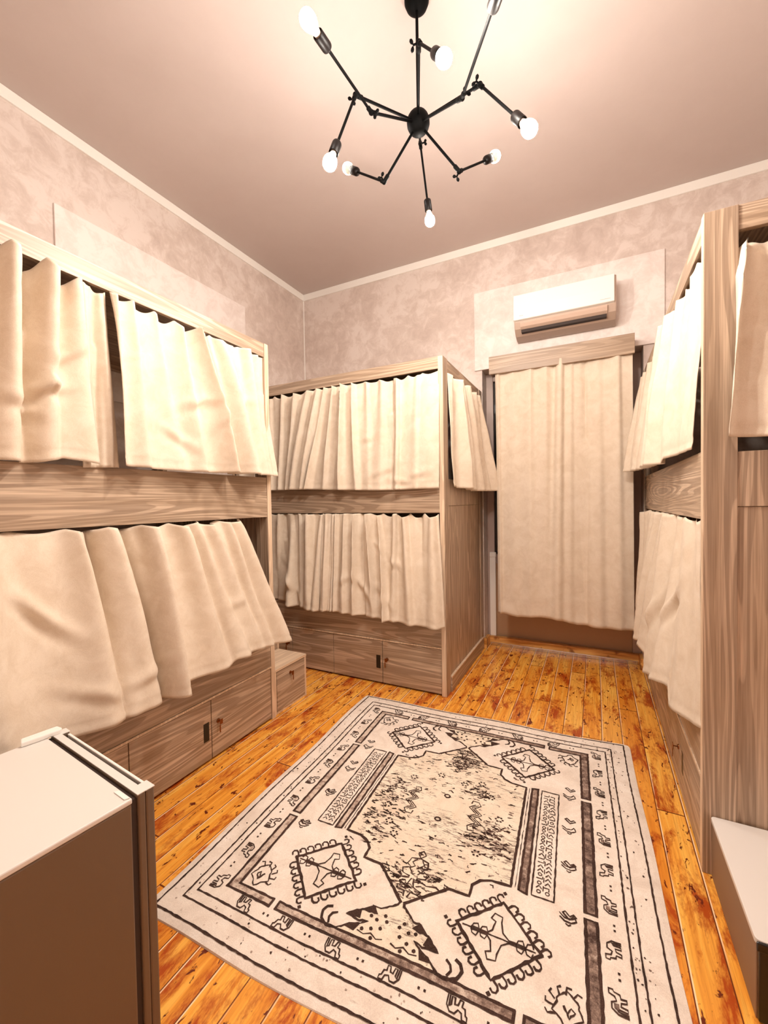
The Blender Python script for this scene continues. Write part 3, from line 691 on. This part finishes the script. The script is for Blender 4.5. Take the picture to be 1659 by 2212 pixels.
# central field
HEX = [(.298, .0), (.298, .252), (.239, .256), (.205, .270), (.184, .296), (.184, .338), (.118, .340), (.006, .440)]
def field(m):
    f_ = m([(0, 0)] + HEX + [(0, .440)]); ctr = f_[0]
    pp = f_[1:]
    for A, B in zip(pp[:-1], pp[1:]):
        for r0, r1 in ((0, .35), (.35, .7), (.7, 1.0)):
            a_ = [lerp(ctr[k], A[k], r0) for k in (0, 1)]; b_ = [lerp(ctr[k], B[k], r0) for k in (0, 1)]
            c_ = [lerp(ctr[k], B[k], r1) for k in (0, 1)]; d_ = [lerp(ctr[k], A[k], r1) for k in (0, 1)]
            poly([a_, b_, c_, d_] if r0 else [a_, c_, d_], 3)
    stroke(m(HEX), .009)
    # inner bars beside the field
    strips(m([(.323, 0), (.323, .254)]), m([(.347, 0), (.347, .260)]), 2, 6)
    stroke(m([(.323, 0), (.323, .254)]), .008); stroke(m([(.347, 0), (.347, .260)]), .008); stroke(m([(.323, .254), (.347, .260)]), .007)
    stroke(m([(.311, 0), (.311, .25)]), .0022)
    # script panel
    stroke(m([(.361, 0), (.361, .256), (.427, .256), (.427, 0)]), .0048)
sym(field)
for sx in (1, -1):
    b = -.235; k = 0
    while b < .24:
        c_ = .394 * sx
        for row in (-1, 1):
            a_ = c_ + row * .013
            t_ = rc.randint(0, 3)
            if t_ == 0: stroke([(a_ - .009, b), (a_ + .009, b), (a_ + .009, b + .008)], .0032, jit=.0005, step=.006)
            elif t_ == 1: stroke([(a_ - .008, b - .004), (a_, b + .006), (a_ + .008, b - .004)], .0032, jit=.0005, step=.006)
            elif t_ == 2: stroke([(a_ + .006 * math.cos(q_), b + .006 * math.sin(q_)) for q_ in [x_ * .9 for x_ in range(8)]], .0028, jit=.0004, step=.01)
            else: stroke([(a_ - .010, b + .003), (a_ + .004, b + .003), (a_ + .004, b - .006)], .0032, jit=.0005, step=.006)
        if k % 2: stroke([(c_, b - .010), (c_, b + .006)], .0032, jit=.0005, step=.006)
        b += .0165; k += 1
# diamonds with hooked outlines
DC = (.286, .430); DV = [(.402, .430), (.286, .318), (.168, .430), (.286, .545)]
HOOK = [(0, 0), (.002, .018), (-.002, .026), (-.012, .029), (-.020, .024), (-.020, .016)]
def diamond(m, dark):
    stroke(m(DV), .009, closed=True, jit=.0022)
    if dark: poly(m(DV), 2, .0006)
    for A, B in zip(DV, DV[1:] + DV[:1]):
        A, B = Vector(A), Vector(B); d = (B - A).normalized(); nn = Vector((d.y, -d.x))
        if nn.dot((A + B) / 2 - Vector(DC)) < 0: nn = -nn
        for i in range(6):
            p = A.lerp(B, (i + .25) / 6.0); pts = []
            for hx, hy in HOOK: q_ = p + d * hx * .9 + nn * hy * .98; pts.append((q_.x, q_.y))
            stroke(m(pts), .0058, jit=.001, step=.009)
    for a, b in ((.286, .285), (.286, .577), (.135, .43)):
        poly(m([(a - .007, b), (a, b - .007), (a + .007, b), (a, b + .007)]), 1)
    # inner cross motif
    x0 = [(-.075, -.004), (-.03, -.004), (-.018, -.016), (-.012, -.044), (-.026, -.050), (-.018, -.068), (.004, -.064), (.004, -.046), (.012, -.018), (.03, -.004), (.075, -.004)]
    x1 = [(a, -b) for a, b in x0]
    stroke(m(tf(x0, *DC)), .0042, jit=.0008); stroke(m(tf(x1, *DC)), .0042, jit=.0008)
    stroke(m(tf([(-.100, 0), (.100, 0)], *DC)), .0035, jit=.0006)
    for hx in (-.075, -.05, .05, .075):
        for sg in (1, -1):
            stroke(m(tf([(hx, 0), (hx + .004, .014 * sg), (hx + .016, .018 * sg), (hx + .020, .008 * sg)], *DC)), .0038, jit=.0006, step=.007)
for i, (sx, sy) in enumerate(Q): diamond(lambda p: [(a * sx, b * sy) for a, b in p], False)
# spiky end medallions and crescents
def star(m):
    S_ = [(.006, .440), (.010, .452), (.052, .484), (.078, .483), (.057, .503), (.105, .506), (.142, .537), (.098, .541), (.072, .533), (.090, .548), (.120, .562), (.152, .586)]
    fl = m(S_ + [(.12, .586), (0, .586)])
    ctr = m([(0, .52)])[0]
    for A, B in zip(fl[:-1], fl[1:]): poly([ctr, A, B], 3)
    poly([ctr, fl[-1], m([(0, .44)])[0]], 3); poly([ctr, m([(0, .44)])[0], fl[0]], 3)
    stroke(m(S_), .006, jit=.0018, step=.008)
    poly(m([(.078, .483), (.057, .503), (.105, .506)]), 1); poly(m([(.105, .506), (.142, .537), (.098, .535)]), 1); poly(m([(.09, .548), (.13, .572), (.10, .575)]), 1)
    for a, b in ((.03, .50), (.05, .52), (.07, .515), (.03, .54), (.055, .55), (.08, .56), (.02, .515), (.045, .575)):
        poly(m([(a + .006 * math.cos(q_), b + .006 * math.sin(q_)) for q_ in (0, 1.1, 2.3, 3.3, 4.6, 5.5)]), 1)
    stroke(m([(.014, .566), (.03, .572), (.05, .562), (.07, .572), (.09, .568)]), .0035)
    stroke(m([(.152, .588), (.182, .592), (.205, .578), (.214, .556), (.206, .540), (.194, .534)]), .0075, jit=.0015, step=.008)
    stroke(m([(.170, .545), (.182, .552), (.186, .566), (.180, .580)]), .0065, jit=.0012, step=.008)
sym(star)
# corner flowers
def corner(m):
    P0 = [(.012 * math.cos(q_) * (2.6 + .5 * math.sin(5 * q_)), .012 * math.sin(q_) * (2.9 + .5 * math.cos(4 * q_))) for q_ in [x_ * PI / 10 for x_ in range(20)]]
    stroke(m(tf(P0, .468, .535)), .0040, closed=True, jit=.0012, step=.008)
    stroke(m(tf([(-.012, -.010), (.0, .012), (.012, -.004), (.004, -.012), (-.004, .002)], .472, .540)), .005, jit=.002, step=.006)
    for q_ in (2.6, 3.1, 3.6, 4.1, 4.6, 5.1):
        c, s_ = math.cos(q_), math.sin(q_); stroke(m(tf([(.034 * c, .034 * s_), (.050 * c - .004 * s_, .050 * s_ + .004 * c), (.050 * c - .014 * s_, .050 * s_ + .012 * c)], .468, .535)), .0042, jit=.0009, step=.008)
sym(corner)
# birds and chevrons between diamond and bar
for sx in (1, -1):
    for sy in (1, -1):
        for b in (.105, .295):
            stroke(tf([(-.016, .016), (.0, .0), (.018, .012), (.012, .018), (.002, .010), (-.010, .022)], .470 * sx, b * sy, 0, 1.1, sx), .0046, closed=True, jit=.0008, step=.008)
            stroke(tf([(-.024, -.004), (-.010, -.016), (.006, -.014), (.016, -.002), (.022, -.018), (.008, -.028), (-.010, -.026), (-.022, -.016)], .468 * sx, (b - .018) * sy, 0, 1.0, sx), .0040, jit=.0010, step=.008)
            stroke(tf([(-.006, -.034), (.0, -.038), (.006, -.034)], .468 * sx, (b - .018) * sy, 0, 1.0, sx), .004, jit=.0006)
# centre motifs
for sy in (1, -1):
    stroke([(.011 * math.cos(x_ * PI / 6), .069 * sy + .009 * math.sin(x_ * PI / 6)) for x_ in range(12)], .007, closed=True, step=.01)
for s_ in (1, -1):
    for o_ in (0, .011, .022):
        stroke([(s_ * (.120 + o_), s_ * .062), (s_ * (.098 + o_), s_ * .042), (s_ * (.132 + o_), s_ * .014), (s_ * (.106 + o_), s_ * -.010), (s_ * (.138 + o_), s_ * -.034), (s_ * (.112 + o_), s_ * -.058)], .0042, jit=.001)
    stroke([(s_ * .112, s_ * -.058), (s_ * .118, s_ * -.078), (s_ * .140, s_ * -.074), (s_ * .134, s_ * -.058)], .0042)
    stroke([(s_ * .142, s_ * .062), (s_ * .130, s_ * .082), (s_ * .106, s_ * .082), (s_ * .104, s_ * .066)], .0042)
for sy in (1, -1):     # branching motif towards each end
    def mm(p): return [(a, b * sy) for a, b in p]
    for w_ in (1, -1):
        stroke(mm([(0, .235), (.014 * w_, .250), (0, .265)]), .004, step=.008)
        stroke(mm([(0, .268), (.030 * w_, .275), (.036 * w_, .300), (.020 * w_, .310), (.046 * w_, .322), (.040 * w_, .340), (.014 * w_, .345)]), .0045, jit=.0014)
        stroke(mm([(.010 * w_, .275), (.020 * w_, .290), (.008 * w_, .302), (.022 * w_, .315), (.010 * w_, .330)]), .004, jit=.0014)
        stroke(mm([(.014 * w_, .350), (.050 * w_, .360), (.080 * w_, .352), (.098 * w_, .362), (.112 * w_, .350), (.104 * w_, .342)]), .0045, jit=.0014)
        stroke(mm([(.004 * w_, .352), (.012 * w_, .380), (.040 * w_, .388), (.034 * w_, .400), (.010 * w_, .400), (.006 * w_, .418)]), .0045, jit=.0014)
for a, b in ((.17, .13), (-.17, .13), (.17, -.17), (-.17, -.15), (.05, .17), (-.06, .19), (.22, .02), (-.23, .03), (.20, -.06), (-.21, -.07), (.12, .2), (-.13, -.2)):
    for q_ in range(6):
        c_ = (a + .013 * math.cos(q_ * PI / 3), b + .011 * math.sin(q_ * PI / 3))
        poly([(c_[0] + .0048 * math.cos(x_), c_[1] + .0045 * math.sin(x_)) for x_ in (0, 1.26, 2.5, 3.77, 5.0)], 1)
CL_ = [(-.24, .06), (-.22, -.03), (-.25, -.15), (-.17, -.10), (-.20, -.2), (.21, -.04), (.24, -.12), (.15, -.1), (.0, .30), (.06, .33), (.05, -.33), (-.06, -.34), (.0, .38), (0, -.40), (.12, .14)]
for i in range(900):
    if i < 240: a, b = rc.uniform(-.27, .27), rc.uniform(-.3, .3)
    else:
        c_ = rc.choice(CL_); a, b = rc.gauss(c_[0], .028), rc.gauss(c_[1], .024)
        if abs(a) > .28 or abs(b) > .42 or (abs(b) > .25 and abs(a) > .17 - (abs(b) - .25) * .6): continue
    if abs(a) < .075 and abs(b) < .07: continue
    if abs(a) < .14 and abs(b) < .08 and rc.random() < .7: continue
    stroke([(a, b), (a + rc.uniform(-.016, .016), b + rc.uniform(-.004, .004)), (a + rc.uniform(-.02, .02), b + rc.uniform(-.008, .008))], rc.uniform(.002, .0055), 1 if rc.random() < .6 else 2, jit=.0014, step=.006)
rug = obj('area_rug', rb, RUG, None)
rug.location = (RC[0], RC[1], 0); rug.rotation_euler = (0, 0, RA)
tag(rug, 'cream patterned area rug with black camels, hooked diamonds and bordered bars on the floor', 'rug')
